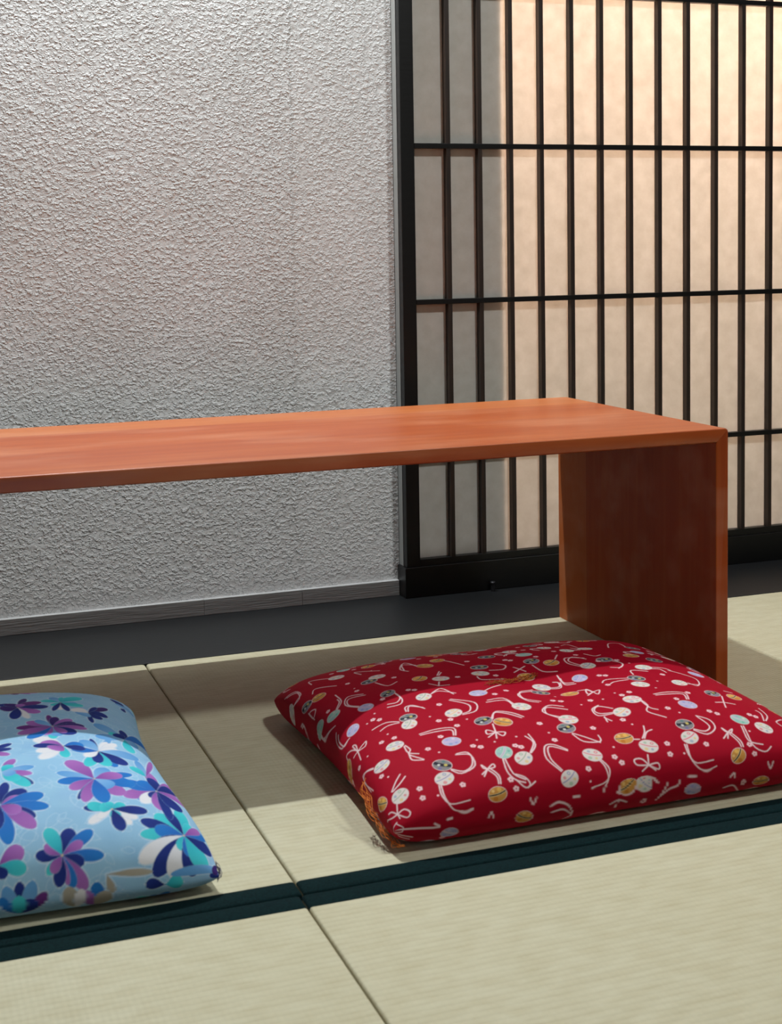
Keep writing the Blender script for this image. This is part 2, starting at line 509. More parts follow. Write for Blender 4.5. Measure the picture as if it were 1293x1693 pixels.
# ------------------------------------------------------------------ cushions
PATTERN = json.loads(r'''{"balls":[-2241,1504,0,-1835,921,0,-1997,815,2,-1106,950,1,-1420,374,1,-1169,239,0,-2012,84,2,-1660,-338,0,-2408,-58,3,-2719,1061,1,-2945,1129,2,-3163,1578,0,-2812,292,4,-3066,468,4,-3022,3047,1,-2761,-390,3,-2068,-785,2,-2122,-953,0,-2474,-1325,0,-2767,-1578,0,-3170,-795,1,-3040,-2125,1,-2759,-2230,0,-2112,-2013,2,-2180,-2230,0,-1815,-1605,3,-1503,-948,0,-1253,-1296,2,-1048,-1420,1,-1331,-2049,4,-1152,-2204,0,-1656,-2616,1,-973,-527,3,-663,-1137,0,-2258,-2907,3,-490,509,2,-598,237,0,-171,980,2,-832,1167,1,232,408,2,455,258,1,868,-4,0,1209,150,2,1323,909,0,1696,244,1,1558,-301,0,1936,16,2,555,-355,3,1208,-689,2,1129,-922,0,1727,-922,0,2319,-472,3,-3,-366,0,-121,-572,2,173,-805,1,760,-1345,0,470,-1601,0,-256,-1592,0,-375,-1770,2,1395,-1619,3,2004,-1275,2,2303,-1350,1,1917,-2006,4,2167,-2186,0,219,-2115,1,458,-2304,0,1103,-2030,2,1049,-2258,0,1598,-2600,1,-300,-2307,0,-712,-2577,0,44,-2754,1,268,-2757,0,953,-2876,3,1931,-2900,1,-1315,-2877,1,-67,-46,1,2133,925,2],"cords":[[-2210,-806,-2361,-694,-2566,-697],[-2220,-831,-2369,-790,-2492,-828],[-2027,-615,-1995,-500,-1892,-503,-1786,-670],[-2004,-631,-1938,-507,-1798,-630],[-1935,-27,-1934,-245,-2017,-372,-2183,-332],[-1932,18,-1931,-165,-2027,-286,-2149,-248],[-1540,-299,-1399,-244,-1235,-403],[-1514,-272,-1337,-167,-1274,-425],[-2464,68,-2552,260,-2472,447,-2258,328],[-2476,40,-2581,312,-2453,533,-2263,397],[-2866,-490,-3035,-455,-3052,-250,-2952,-91],[-2885,-486,-2992,-495,-3008,-296,-2951,-175],[-2732,1281,-2629,1386,-2386,1140],[-3012,964,-3023,748,-2900,829,-3002,933,-3025,705],[-3087,1534,-2916,1462,-2846,1675,-3001,1860],[-3060,1503,-2846,1520,-2846,1765,-3035,1918],[-2707,352,-2567,506,-2539,816],[-2716,372,-2600,511,-2583,631],[-3131,413,-3137,203,-2895,48],[-3144,457,-3132,244,-2934,65],[-2362,-1410,-2341,-1538,-2392,-1634,-2271,-1816],[-2381,-1424,-2387,-1586,-2284,-1679],[-2392,-1634,-2398,-1755,-2276,-1827],[-2868,-1492,-3000,-1401,-3102,-1491,-3043,-1809],[-2875,-1510,-3055,-1374,-3096,-1625,-3089,-1755],[-3100,-804,-3071,-658,-2953,-743,-2879,-907],[-2898,-904,-2907,-702,-2866,-750,-2898,-904],[-2898,-904,-2786,-867,-2728,-855,-2783,-944,-2898,-904],[-2898,-904,-2995,-898],[-2898,-904,-2935,-1109],[-2823,-2103,-2716,-1991,-2627,-1912],[-2812,-2113,-2685,-2056,-2586,-1985],[-2842,-2313,-2898,-2448],[-2898,-2448,-2792,-2433,-2739,-2514,-2800,-2564,-2898,-2448],[-2898,-2448,-2957,-2366,-3020,-2351],[-2898,-2448,-3007,-2439,-3141,-2374],[-2898,-2448,-2893,-2523],[-2281,-2309,-2306,-2458,-2239,-2600,-2007,-2609],[-2259,-2318,-2282,-2497,-2227,-2681,-2101,-2745,-1983,-2734],[-2040,-2121,-1919,-2203,-1784,-2140,-1727,-1957,-1886,-1894],[-2047,-2137,-1955,-2226,-1750,-2152,-1733,-1910,-1866,-1879],[-1733,-1478,-1705,-1349,-1855,-1308,-2102,-1294],[-1710,-1489,-1661,-1311,-1858,-1248,-2104,-1263],[-1404,-1012,-1289,-974,-1241,-804,-1404,-589],[-1416,-1038,-1220,-1008,-1146,-783,-1379,-565],[-1128,-1296,-1037,-1160,-912,-1248,-795,-1409],[-1128,-1267,-1014,-1141,-854,-1244,-760,-1394],[-1183,-1416,-1235,-1616],[-1235,-1616,-1316,-1526,-1347,-1622,-1235,-1616],[-1235,-1616,-1132,-1658,-1192,-1728,-1235,-1616],[-1235,-1616,-1366,-1694],[-1235,-1616,-1285,-1753],[-1395,-2155,-1434,-2350,-1386,-2478,-1277,-2539],[-1372,-2162,-1376,-2395,-1263,-2502],[-1600,-2486,-1584,-2389,-1638,-2277],[-1576,-2492,-1554,-2381,-1612,-2251],[-1642,-2259,-1682,-2175,-1681,-2229,-1642,-2259],[-1642,-2259,-1548,-2200,-1547,-2253,-1642,-2259],[-1642,-2259,-1724,-2350],[-1642,-2259,-1734,-2315],[-745,-1074,-771,-892,-1007,-852],[-720,-1051,-765,-820,-969,-801],[-869,-488,-741,-398,-545,-289],[-1246,113,-1323,-53],[-1323,-53,-1406,86,-1323,-53],[-1323,-53,-1177,-70],[-1153,401,-1047,581],[-1133,391,-1043,520],[-431,307,-255,267,-157,411,-268,563],[-693,125,-688,-29,-412,-68],[-1210,997,-1271,1309,-1454,1002,-1407,814],[-1199,1062,-1343,1203,-1431,905],[-1957,679,-1893,375,-1726,445],[-1943,1273,-1959,1481,-1690,1192],[-2329,1576,-2556,1827,-2598,1629],[-759,1121,-702,963,-625,717],[-96,284,-3,102],[-163,114,59,260],[-2308,-2768,-2243,-2766],[-1783,-2817,-1748,-2781,-1717,-2825],[-2764,-2940,-3643,-2689],[-2738,-2889,-3647,-2648,-2487,-2810,-2468,-2777],[-2961,-2552,-3449,-2705,-2908,-2784,-2985,-2556],[98,-399,216,-429,260,-316,206,-274],[83,-429,218,-471,282,-330],[-169,-433,-423,-599,-523,-894,-359,-1050],[-176,-477,-506,-712,-520,-976,-402,-1079],[315,-746,411,-788,428,-918],[439,-926,423,-765,345,-963,439,-926],[439,-926,542,-899,453,-1033,439,-926],[317,-1016,439,-926],[422,-433,316,-352,337,-138],[427,-481,309,-421,334,-230],[752,11,651,170,732,384,979,313],[784,42,705,243,854,405,982,259],[1282,52,1357,-69,1252,-219,1121,-171],[1321,90,1347,-113,1203,-247],[172,255,213,33,390,-35],[573,379,701,566],[1095,524,1171,367,1283,393],[1275,1036,1299,1398,1154,1314],[2046,932,2160,1368,1966,1347,1720,918],[1105,-653,820,-588,714,-669],[1073,-706,872,-712,783,-760],[1252,-538,1317,-377,1519,-468],[1682,-313,1860,-350,1911,-426],[1646,-371,1761,-398,1781,-520],[1869,-906,1946,-1009,2082,-866,2128,-659,1874,-431],[1840,-948,1996,-961],[856,-1407,859,-1552,780,-1686,941,-1857],[841,-1433,857,-1605,932,-1675],[354,-1580,196,-1558,160,-1468,261,-1384,404,-1488],[342,-1602,147,-1596,148,-1437,275,-1359],[208,-1639,188,-1755],[197,-1660,248,-1748],[-338,-1509,-452,-1404,-375,-1252,-151,-1362],[-362,-1530,-477,-1343,-322,-1201,-160,-1270],[-363,-1908,-295,-2068,-95,-2106,-62,-1989],[-353,-1888,-231,-1997,-104,-2124],[1467,-1484,1505,-1330,1299,-1316,1116,-1319],[1496,-1485,1557,-1297,1338,-1253,1107,-1284],[2095,-1355,1974,-1567,1901,-1715],[1974,-1567,1842,-1573],[1974,-1567,2115,-1619],[2309,-1119,2420,-1159],[1854,-2139,1818,-2394,1995,-2472],[1883,-2141,1847,-2461,1987,-2579,2103,-2510],[2265,-2041,2352,-1856,2330,-1775],[2299,-2038,2421,-1898,2450,-1689],[1176,-2130,1307,-2183,1414,-2099,1352,-1905],[1166,-2147,1306,-2237,1470,-2144,1483,-1983,1351,-1883],[927,-2358,922,-2506,1003,-2624,1237,-2613],[954,-2362,936,-2549,1024,-2695,1139,-2739,1270,-2702],[443,-2167,524,-2068,572,-1954],[468,-2173,549,-2074,635,-2046],[321,-2159,396,-2176],[386,-2428,350,-2562],[350,-2562,285,-2469,188,-2467,203,-2539,350,-2562],[350,-2562,479,-2554,474,-2631,350,-2562],[350,-2562,250,-2625],[350,-2562,431,-2638],[1677,-2476,1667,-2395,1613,-2270],[1705,-2479,1703,-2383,1632,-2235],[1604,-2233,1560,-2153,1571,-2211,1604,-2233],[1604,-2233,1691,-2184,1636,-2254,1604,-2233],[1604,-2233,1494,-2327],[1604,-2233,1550,-2333],[-1022,-2143,-904,-2013,-890,-1792],[-1034,-2141,-909,-1969,-946,-1823],[-226,-2399,-171,-2536,-245,-2682,-440,-2733],[-245,-2411,-214,-2502,-215,-2660,-288,-2768],[-770,-2463,-837,-2287,-764,-2083,-575,-2193],[-788,-2474,-886,-2278,-813,-2074,-697,-2057,-567,-2176],[-50,-2805,-108,-2784],[-80,-2771,7,-2819,117,-2804,198,-2723,311,-2700,452,-2765],[143,-2775,257,-2801,353,-2764,283,-2709],[879,-2756,980,-2763],[458,-2938,594,-2776],[477,-2910,601,-2835,726,-2811,760,-2775],[-1251,-2735,-1211,-2775,-1171,-2739],[2013,-2737,2052,-2780,2090,-2738],[1464,-2811,1520,-2782,1539,-2817],[1399,-2914,1544,-2907,1678,-3093],[-172,-2889,-69,-2858,52,-2897],[-99,-2947,-69,-2858],[-685,-2771,-604,-2773],[2635,-1944,2466,-2041,2487,-2129],[-979,-2812,-874,-2791,-732,-2839,-674,-2948,-752,-3025],[-955,-2872,-809,-2859,-695,-2926],[-1378,-2480,-1287,-2601,-1152,-2548],[-1350,-2415,-1258,-2476,-1223,-2562,-1262,-2605]],"fl":[-2462,-465,-2395,-548,-1575,-652,-1606,-1088,-1755,-1060,-1596,-1271,-2411,-1139,-2582,-1098,-2143,-1642,-1893,-1444,-2509,-2257,-2529,-2397,-2016,-2388,-1617,-1802,-1543,-1856,-1145,-1968,-1092,-2014,-1439,-2467,-1412,-2591,-3024,-1180,-2837,-1754,-2814,494,-2141,-41,-2241,1048,-1742,-1,-1673,-51,-1680,672,-933,218,-593,-545,-798,-647,-2273,610,-448,77,-52,634,-4,574,-506,885,-192,-1056,-107,-1101,256,-1192,-647,-1603,-51,-1836,-635,-1978,392,-1766,-40,-2383,17,-2477,-435,-2492,709,-2309,681,-2465,1075,-1670,1598,-1800,1673,-1862,2138,-1899,2201,-1948,1216,-2388,1614,-1282,1328,-1463,1804,-2457,1831,-2596,703,-1189,839,-1132,819,-401,890,-437,733,-779,1666,-605,1096,119,952,498,1361,76,1671,-2884,283,-2922],"dots":[-2384,-336,-2560,-483,-2446,-984,-1814,-908,-1418,-1170,-2838,-1181,-2770,-1843,-2048,-1768,-2349,-2436,-1521,-1696,-1341,-1815,-1051,-1799,-1588,1628,-2256,747,-1769,1314,84,-1280,420,-1215,453,-1887,18,-2235,-453,-2651,1425,-856,1252,-1097,654,-1093,1169,-1792,869,-2480,1915,-2242,-634,-1823,-62,-858,1454,-98],"pet":[1126,-2859,1237,-2588,164,0,1126,-2859,1456,-2622,134,1,1126,-2859,1343,-2744,107,3,1126,-2859,1554,-2892,121,1,1126,-2859,1348,-2950,117,0,1126,-2859,1365,-3187,151,3,1126,-2859,1238,-3155,115,1,1126,-2859,1175,-3131,70,3,1126,-2859,1076,-3136,130,0,1126,-2859,964,-3017,93,4,1126,-2859,1010,-3006,105,3,1126,-2859,857,-2842,118,0,1126,-2859,953,-2749,114,3,1126,-2859,984,-2567,153,4,2485,-2640,2561,-2166,197,4,2485,-2640,2625,-2403,120,4,2485,-2640,2176,-2391,230,4,2485,-2640,2336,-2270,158,0,2485,-2640,1990,-2506,160,0,2485,-2640,1963,-2692,145,4,2485,-2640,2133,-2618,181,1,2485,-2640,2083,-2853,150,0,2485,-2640,1926,-2986,200,5,2485,-2640,2083,-3142,208,0,2485,-2640,2264,-3157,194,5,2485,-2640,2393,-2845,121,4,2485,-2640,2534,-3176,215,0,2485,-2640,2667,-2907,260,5,2485,-2640,2518,-2914,137,1,2485,-2640,2733,-3053,260,4,2485,-2640,2922,-2719,237,0,2485,-2640,2883,-2448,164,1,2485,-2640,2788,-2406,107,3,2336,-1856,2036,-2162,134,2,2336,-1856,1879,-2115,187,3,2336,-1856,1924,-1791,260,1,2336,-1856,2153,-1663,260,1,2336,-1856,2404,-1251,184,3,2336,-1856,2394,-1457,187,0,2336,-1856,2068,-2207,160,5,2336,-1856,2198,-2067,104,0,2336,-1856,2283,-2304,209,3,2336,-1856,2362,-2433,137,0,2336,-1856,2806,-1767,260,3,2336,-1856,2578,-2191,260,0,2336,-1856,2776,-1267,131,3,2336,-1856,2766,-1467,188,0,1596,-1766,1801,-1436,179,2,1596,-1766,1886,-2079,239,3,1596,-1766,2077,-1791,256,1,1596,-1766,2099,-1507,149,1,1596,-1766,1950,-1568,188,3,1596,-1766,1768,-1945,260,2,1596,-1766,1500,-1735,260,2,1596,-1766,1198,-1633,157,2,1596,-1766,1180,-1857,155,1,1596,-1766,1375,-1280,248,3,1596,-1766,1295,-2005,151,3,1596,-1766,1358,-2181,75,0,1596,-1766,1418,-2227,140,3,1596,-1766,1638,-2241,195,1,1796,-909,2054,-398,85,2,1796,-909,1766,-516,77,0,1796,-909,1642,-572,200,2,1796,-909,1974,-554,106,5,1796,-909,2100,-546,119,5,1796,-909,2094,-750,178,5,1796,-909,1978,-1007,230,5,1796,-909,2372,-844,260,2,1796,-909,1926,-1366,185,1,1796,-909,2107,-1227,260,0,1796,-909,1812,-1380,198,4,1796,-909,1567,-1443,152,4,1796,-909,1718,-1300,142,0,1796,-909,1596,-1136,125,5,1796,-909,1457,-921,181,1,1378,-800,1356,-1196,128,4,1378,-800,1636,-749,236,1,1378,-800,1635,-895,183,0,1378,-800,1091,-458,229,5,1378,-800,1069,-1229,167,5,1378,-800,1056,-976,193,5,1378,-800,1135,-634,239,3,1378,-800,1031,-735,169,0,1378,-800,1227,-914,255,3,1336,-107,1294,-541,130,4,1336,-107,1369,-457,181,2,1336,-107,900,-52,161,7,1336,-107,1045,122,168,3,1336,-107,1157,159,116,2,1336,-107,1331,318,79,7,1336,-107,1412,234,125,6,1336,-107,1608,139,154,3,1336,-107,1648,9,153,6,1336,-107,1750,-101,182,6,1336,-107,1773,-188,137,3,1336,-107,1577,-401,244,0,1336,-107,1471,-354,123,3,1336,-107,1204,-395,130,3,1336,-107,1007,-462,175,1,1336,-107,902,-263,176,3,992,730,792,974,204,0,992,730,770,673,260,6,992,730,880,986,169,6,992,730,1137,1379,98,6,992,730,1289,1136,216,7,992,730,1380,770,260,0,992,730,1230,428,188,3,992,730,1078,244,101,5,992,730,906,251,148,0,992,730,1055,943,113,3,1578,1066,1881,1561,254,4,1578,1066,1357,1242,260,4,1578,1066,1453,791,146,4,1578,1066,1790,978,260,2,1578,1066,1845,817,260,4,1578,1066,1520,554,108,5,1578,1066,1618,487,97,0,1578,1066,1420,502,82,0,1578,1066,1502,1503,149,2,1578,1066,1637,1508,77,4,1889,486,2253,1066,144,6,1889,486,2182,591,260,0,1889,486,2051,287,178,0,1889,486,1888,75,78,0,1889,486,2071,946,81,0,1889,486,1757,348,253,2,1889,486,1699,648,260,5,1700,-2341,1889,-2392,171,4,1700,-2341,1428,-2534,97,5,1700,-2341,1529,-2468,83,5,1700,-2341,1883,-2558,105,5,1700,-2341,1966,-2469,113,5,1700,-2341,1396,-2323,98,0,1700,-2341,1440,-2278,149,4,1700,-2341,1571,-2299,150,4,1700,-2341,1679,-2225,104,4,1700,-2341,1853,-2254,120,4,1700,-2341,1739,-2473,130,4,1700,-2341,1775,-2640,148,0,1700,-2341,2101,-2350,141,0,549,-2166,637,-1742,114,0,549,-2166,823,-1938,197,0,549,-2166,774,-2074,158,3,549,-2166,1005,-2063,180,1,549,-2166,1039,-2273,151,1,549,-2166,705,-2247,127,0,549,-2166,889,-2408,141,0,549,-2166,600,-2699,168,1,549,-2166,488,-2517,130,0,549,-2166,878,-2545,173,3,549,-2166,744,-2309,159,3,622,-1470,775,-1124,117,3,622,-1470,730,-1300,131,4,622,-1470,969,-1429,154,2,622,-1470,929,-1623,133,3,622,-1470,915,-1857,114,0,622,-1470,874,-1893,147,4,622,-1470,767,-1742,161,4,622,-1470,744,-1584,142,2,483,-2888,738,-2753,179,3,483,-2888,762,-2948,139,4,483,-2888,547,-3002,108,0,675,-3442,686,-3047,132,0,675,-3442,535,-3074,149,2,675,-3442,828,-3055,146,2,675,-3442,487,-3157,105,1,675,-3442,957,-3169,128,7,675,-3442,830,-3219,194,0,675,-3442,672,-3165,159,4,2298,-252,1909,51,260,2,2298,-252,2058,-247,260,4,2298,-252,1851,-431,200,2,2298,-252,2350,115,136,0,2298,-252,2856,283,260,1,2298,-252,2517,-326,260,2,2298,-252,2301,-699,181,4,2298,-252,2187,-127,257,0,1456,-3567,1468,-3132,166,1,1456,-3567,1417,-3348,152,0,1456,-3567,1346,-3201,134,3,1456,-3567,1566,-3236,189,8,2200,-3253,1983,-3220,147,0,2200,-3253,2409,-3243,219,4,3686,-2887,2787,-3188,260,0,3686,-2887,2264,-3136,142,2,3686,-2887,3326,-3027,70,6,1572,-3073,2066,-3088,70,8,1572,-3073,1640,-3275,82,8,1252,-3508,1166,-3146,169,8,1252,-3508,1310,-3180,135,5,2636,1651,2482,2041,260,0,2636,1651,2573,1413,100,0,2636,1651,2826,1929,260,2,2636,1651,2535,1796,260,2,3036,-2837,2989,-2618,111,3,3036,-2837,2936,-2467,70,3,3036,-2837,2882,-3138,188,6,2300,-1474,2659,-619,86,3,2300,-1474,2317,-948,133,2,2300,-1474,2169,-1221,181,4],"cen":[1126,-2859,2485,-2640,2336,-1856,1596,-1766,1796,-909,1378,-800,1336,-107,992,730,1578,1066,1889,486,1700,-2341,549,-2166,622,-1470,483,-2888,675,-3442,2298,-252,1456,-3567,2200,-3253,3686,-2887,1572,-3073,1252,-3508,2636,1651,3036,-2837,2300,-1474]}''')

def arc_table(a, T, n, m=.45, N=8001):
    th = np.linspace(0, np.pi / 2, N)
    u = np.sin(th)
    z = T * np.clip(1 - u ** n, 0, None) ** m
    s = np.concatenate([[0], np.cumsum(np.hypot(a * np.diff(u), np.diff(z)))])
    return s, u
class Cushion:
    def __init__(s,cx,cy,a,b,top,nb=3.0,conc=.012,ze=.035,dip=.014,yaw=0.,dq=0.,sk=0.,n0=3.):
        s.cx,s.cy,s.a,s.b,s.T,s.ze,s.dip,s.nb,s.conc=cx,cy,a,b,top-ze,ze,dip,nb,conc;s.yaw,s.dq,s.sk,s.n0=yaw,dq,sk,n0
        s.sx,s.ux=arc_table(a,s.T,3); s.sy,s.uy=arc_table(b,s.T,3)
        s.LX,s.LY=s.sx[-1],s.sy[-1]
    def uv(s,p,q):
        return np.sign(p)*np.interp(np.abs(p),s.sx,s.ux),np.sign(q)*np.interp(np.abs(q),s.sy,s.uy)
    def xy(s,u,v):
        U,V=np.abs(u),np.abs(v)
        return s.a*u*(1-.035*V**7)*(1-s.conc*(1-V**2)*U**2), s.b*v*(1-.035*U**7)*(1-.012*(1-U**2)*V**2)
    def place(s,X):
        c,n=np.cos(s.yaw),np.sin(s.yaw);x,y=X[...,0]+s.sk*X[...,1],X[...,1]
        return np.stack([s.cx+c*x-n*y,s.cy+n*x+c*y,X[...,2]],-1)
    def edge(s,U,V): return s.ze*(1-.35*(U*V)**6)
    def pos(s,p,q):
        u,v=s.uv(p,q);U,V=np.abs(u),np.abs(v);x,y=s.xy(u,v)
        n=s.n0+(s.nb-s.n0)/(1+np.exp(-v*8))
        f=np.clip((1-U**3)*(1-V**n),0,None)**.45
        z=s.edge(U,V)+s.T*f-s.dip*np.exp(-((s.a*u)**2+(s.b*v-s.dq)**2)/.05**2)
        z=z+.0022*np.sin(u*7+2*v)*np.sin(v*6-u*3)*f
        return np.stack([x,y,z],-1)
    def low(s,p,q):
        u,v=s.uv(p,q);U,V=np.abs(u),np.abs(v);x,y=s.xy(u,v)
        g=np.clip((1-U**16)*(1-V**16),0,None)**.4
        return np.stack([x,y,s.edge(U,V)*(1-g)],-1)
    def fold(s,p,q):
        """fabric coordinates of the underside points (cloth runs round the nearest edge)"""
        m=np.abs(q)/s.LY>np.abs(p)/s.LX
        return np.where(m,p,np.sign(p)*(2*s.LX-np.abs(p))),np.where(m,np.sign(q)*(2*s.LY-np.abs(q)),q)
RED=Cushion(cx=.8011,cy=1.6402,a=.2916,b=.2501,top=.1073,nb=1.6584,conc=.0544,ze=.0457,yaw=-.0028,dip=.0124,sk=-.0024,n0=2.2811,dq=-.0479)
BLUE=Cushion(cx=.0546,cy=1.669,a=.277,b=.2847,top=.1133,nb=1.9019,conc=.0976,ze=.0285,yaw=-.0365,dip=.0151,sk=-.0258,n0=4.2693,dq=-.0492)


class Cloth:
    """printed cloth laid flat: colours painted on a grid of fabric coordinates in metres"""
    def __init__(s, LX, LY, px, base):
        s.px, s.LX, s.LY = px, LX + .062, LY + .062
        s.w, s.h = int(2 * s.LX / px), int(2 * s.LY / px)
        s.c = np.empty((s.w, s.h, 3), np.float32)
        s.c[:] = lin(base)
        s.busy = []
    def region(s, x0, x1, y0, y1):
        i0, i1 = max(0, int((x0 + s.LX) / s.px)), min(s.w, int((x1 + s.LX) / s.px) + 2)
        j0, j1 = max(0, int((y0 + s.LY) / s.px)), min(s.h, int((y1 + s.LY) / s.px) + 2)
        if i1 <= i0 or j1 <= j0:
            return None
        X, Y = np.meshgrid(np.arange(i0, i1) * s.px - s.LX, np.arange(j0, j1) * s.px - s.LY, indexing='ij')
        return (slice(i0, i1), slice(j0, j1)), X, Y
    def paint(s, sl, dist, col, alpha=1.0):
        """dist: signed distance in metres, negative inside"""
        a = np.clip(.5 - dist / s.px, 0, 1)[..., None] * alpha
        c = np.array(lin(col), np.float32) if not isinstance(col, np.ndarray) else col
        s.c[sl] = s.c[sl] * (1 - a) + c * a
    def disc(s, x, y, r, col, alpha=1.0):
        g = s.region(x - r, x + r, y - r, y + r)
        if g:
            s.paint(g[0], np.hypot(g[1] - x, g[2] - y) - r, col, alpha)
    def line(s, pts, wd, col, smooth=True, alpha=1.0):
        P = np.array(pts, float)
        if smooth and len(P) > 2:
            Q = [P[0]]
            for i in range(len(P) - 1):
                p0, p1, p2, p3 = P[max(i - 1, 0)], P[i], P[i + 1], P[min(i + 2, len(P) - 1)]
                for t in (.25, .5, .75, 1):
                    Q.append(.5 * ((2 * p1) + (-p0 + p2) * t + (2 * p0 - 5 * p1 + 4 * p2 - p3) * t * t + (-p0 + 3 * p1 - 3 * p2 + p3) * t ** 3))
            P = np.array(Q)
        r = wd / 2
        g = s.region(P[:, 0].min() - r, P[:, 0].max() + r, P[:, 1].min() - r, P[:, 1].max() + r)
        if not g:
            return
        D = np.full(g[1].shape, 9.)
        for a, b in zip(P, P[1:]):
            d = b - a
            t = np.clip(((g[1] - a[0]) * d[0] + (g[2] - a[1]) * d[1]) / (d @ d + 1e-12), 0, 1)
            D = np.minimum(D, np.hypot(g[1] - a[0] - t * d[0], g[2] - a[1] - t * d[1]))
        s.paint(g[0], D - r, col, alpha)
    def petal(s, c, tip, wd, col, dark=None, alpha=1.0, grow=0.0):
        c, tip = np.array(c), np.array(tip)
        d = tip - c
        L = np.hypot(*d)
        if L < .002:
            return
        e = d / L
        m = wd + grow + .002
        g = s.region(min(c[0], tip[0]) - m, max(c[0], tip[0]) + m, min(c[1], tip[1]) - m, max(c[1], tip[1]) + m)
        if not g:
            return
        t = ((g[1] - c[0]) * e[0] + (g[2] - c[1]) * e[1]) / L
        n = np.abs(-(g[1] - c[0]) * e[1] + (g[2] - c[1]) * e[0])
        tt = np.clip(t, 0, 1)
        prof = wd / 2 * (tt / .66) ** .85 * np.where(tt < .66, 1, 1) 
        prof = np.where(tt < .66, wd / 2 * np.sin(tt / .66 * np.pi / 2) ** 1.15, wd / 2 * np.sqrt(np.clip(1 - ((tt - .66) / .34) ** 2, 0, 1)))
        D = n - prof - grow
        over = np.maximum(np.maximum(t - 1, -t) * L - grow, 0)
        D = np.where(over > 0, np.maximum(D, over), D)
        if dark is None:
            s.paint(g[0], D, col, alpha)
        else:
            k = np.clip(tt, 0, 1)[..., None] ** .8
            s.paint(g[0], D, (np.array(lin(dark)) * (1 - k) + np.array(lin(col)) * k).astype(np.float32), alpha)
    def sample(s, p, q):
        i = np.clip((p + s.LX) / s.px, 0, s.w - 1.001)
        j = np.clip((q + s.LY) / s.px, 0, s.h - 1.001)
        a, b = i.astype(int), j.astype(int)
        fa, fb = (i - a)[..., None], (j - b)[..., None]
        C = s.c
        return C[a, b] * (1 - fa) * (1 - fb) + C[a + 1, b] * fa * (1 - fb) + C[a, b + 1] * (1 - fa) * fb + C[a + 1, b + 1] * fa * fb

CREAM = (238, 208, 212)
def ball(cl, x, y, kind, ang, rng, r=0.0110, sq=1.0):
    base = [(226, 217, 212), (212, 150, 76), (138, 134, 136), (186, 180, 214), (160, 202, 190)][kind]
    g = cl.region(x - r * 1.3, x + r * 1.3, y - r * 1.3, y + r * 1.3)
    if not g:
        return
    ca, sa = math.cos(ang), math.sin(ang)
    def inside(X, Y):
        Y = y + (Y - y) / sq
        a, b = (X - x) * ca + (Y - y) * sa, -(X - x) * sa + (Y - y) * ca
        return a, b, (np.hypot(a / 1.10, b / .92) - r)
    a, b, D = inside(g[1], g[2])
    cl.paint(g[0], D, CREAM)
    cl.paint(g[0], D + .0007, base)
    def band(off, wd, col, al=1.0):
        cl.paint(g[0], np.maximum(D + .0009, np.abs(b - off - .16 * a * a / r) - wd / 2), col, al)
    def blot(dx, dy, rad, col, al=.9):
        cl.paint(g[0], np.maximum(D + .0009, np.hypot(a - dx, b - dy) - rad), col, al)
    if kind == 1:
        blot(.004, .005, .0028, (236, 186, 96)); blot(-.004, -.005, .003, (196, 120, 46)); blot(-.004, .0055, .002, (240, 200, 130))
        band(0, .0030, (240, 214, 160)); band(0, .0017, (34, 34, 44))
    elif kind == 2:
        band(0, .0052, (46, 44, 58)); blot(.004, .001, .0022, (214, 196, 110)); blot(-.004, -.001, .0018, (224, 224, 220)); blot(0, .0065, .0022, (98, 130, 130)); blot(-.001, -.0066, .0022, (120, 110, 160))
    else:
        pal = {0: [(222, 78, 98), (120, 152, 190), (232, 196, 96), (138, 186, 150)], 3: [(130, 136, 208), (160, 150, 216), (226, 210, 236), (120, 150, 200)], 4: [(96, 176, 158), (130, 196, 186), (220, 220, 200), (160, 170, 200)]}[kind]
        rng.shuffle(pal)
        blot(.0040, .0052, .0024, pal[0], .65); blot(-.0044, .0046, .0020, pal[1], .6); blot(-.0030, -.0056, .0024, pal[2], .6); blot(.0046, -.0046, .0018, pal[3], .65)
        blot(.0040, .0052, .0010, CREAM); band(0, .0026, CREAM); band(0, .0012, pal[0] if kind == 0 else pal[1], .9)

def tiny_flower(cl, x, y, rng, r=.0037):
    a0 = rng.random() * 6.28
    for k in range(5):
        a = a0 + k * 2 * PI / 5
        cl.disc(x + r * .58 * math.cos(a), y + r * .58 * math.sin(a), r * .46, (244, 200, 206))
    cl.disc(x, y, r * .22, (170, 50, 74))

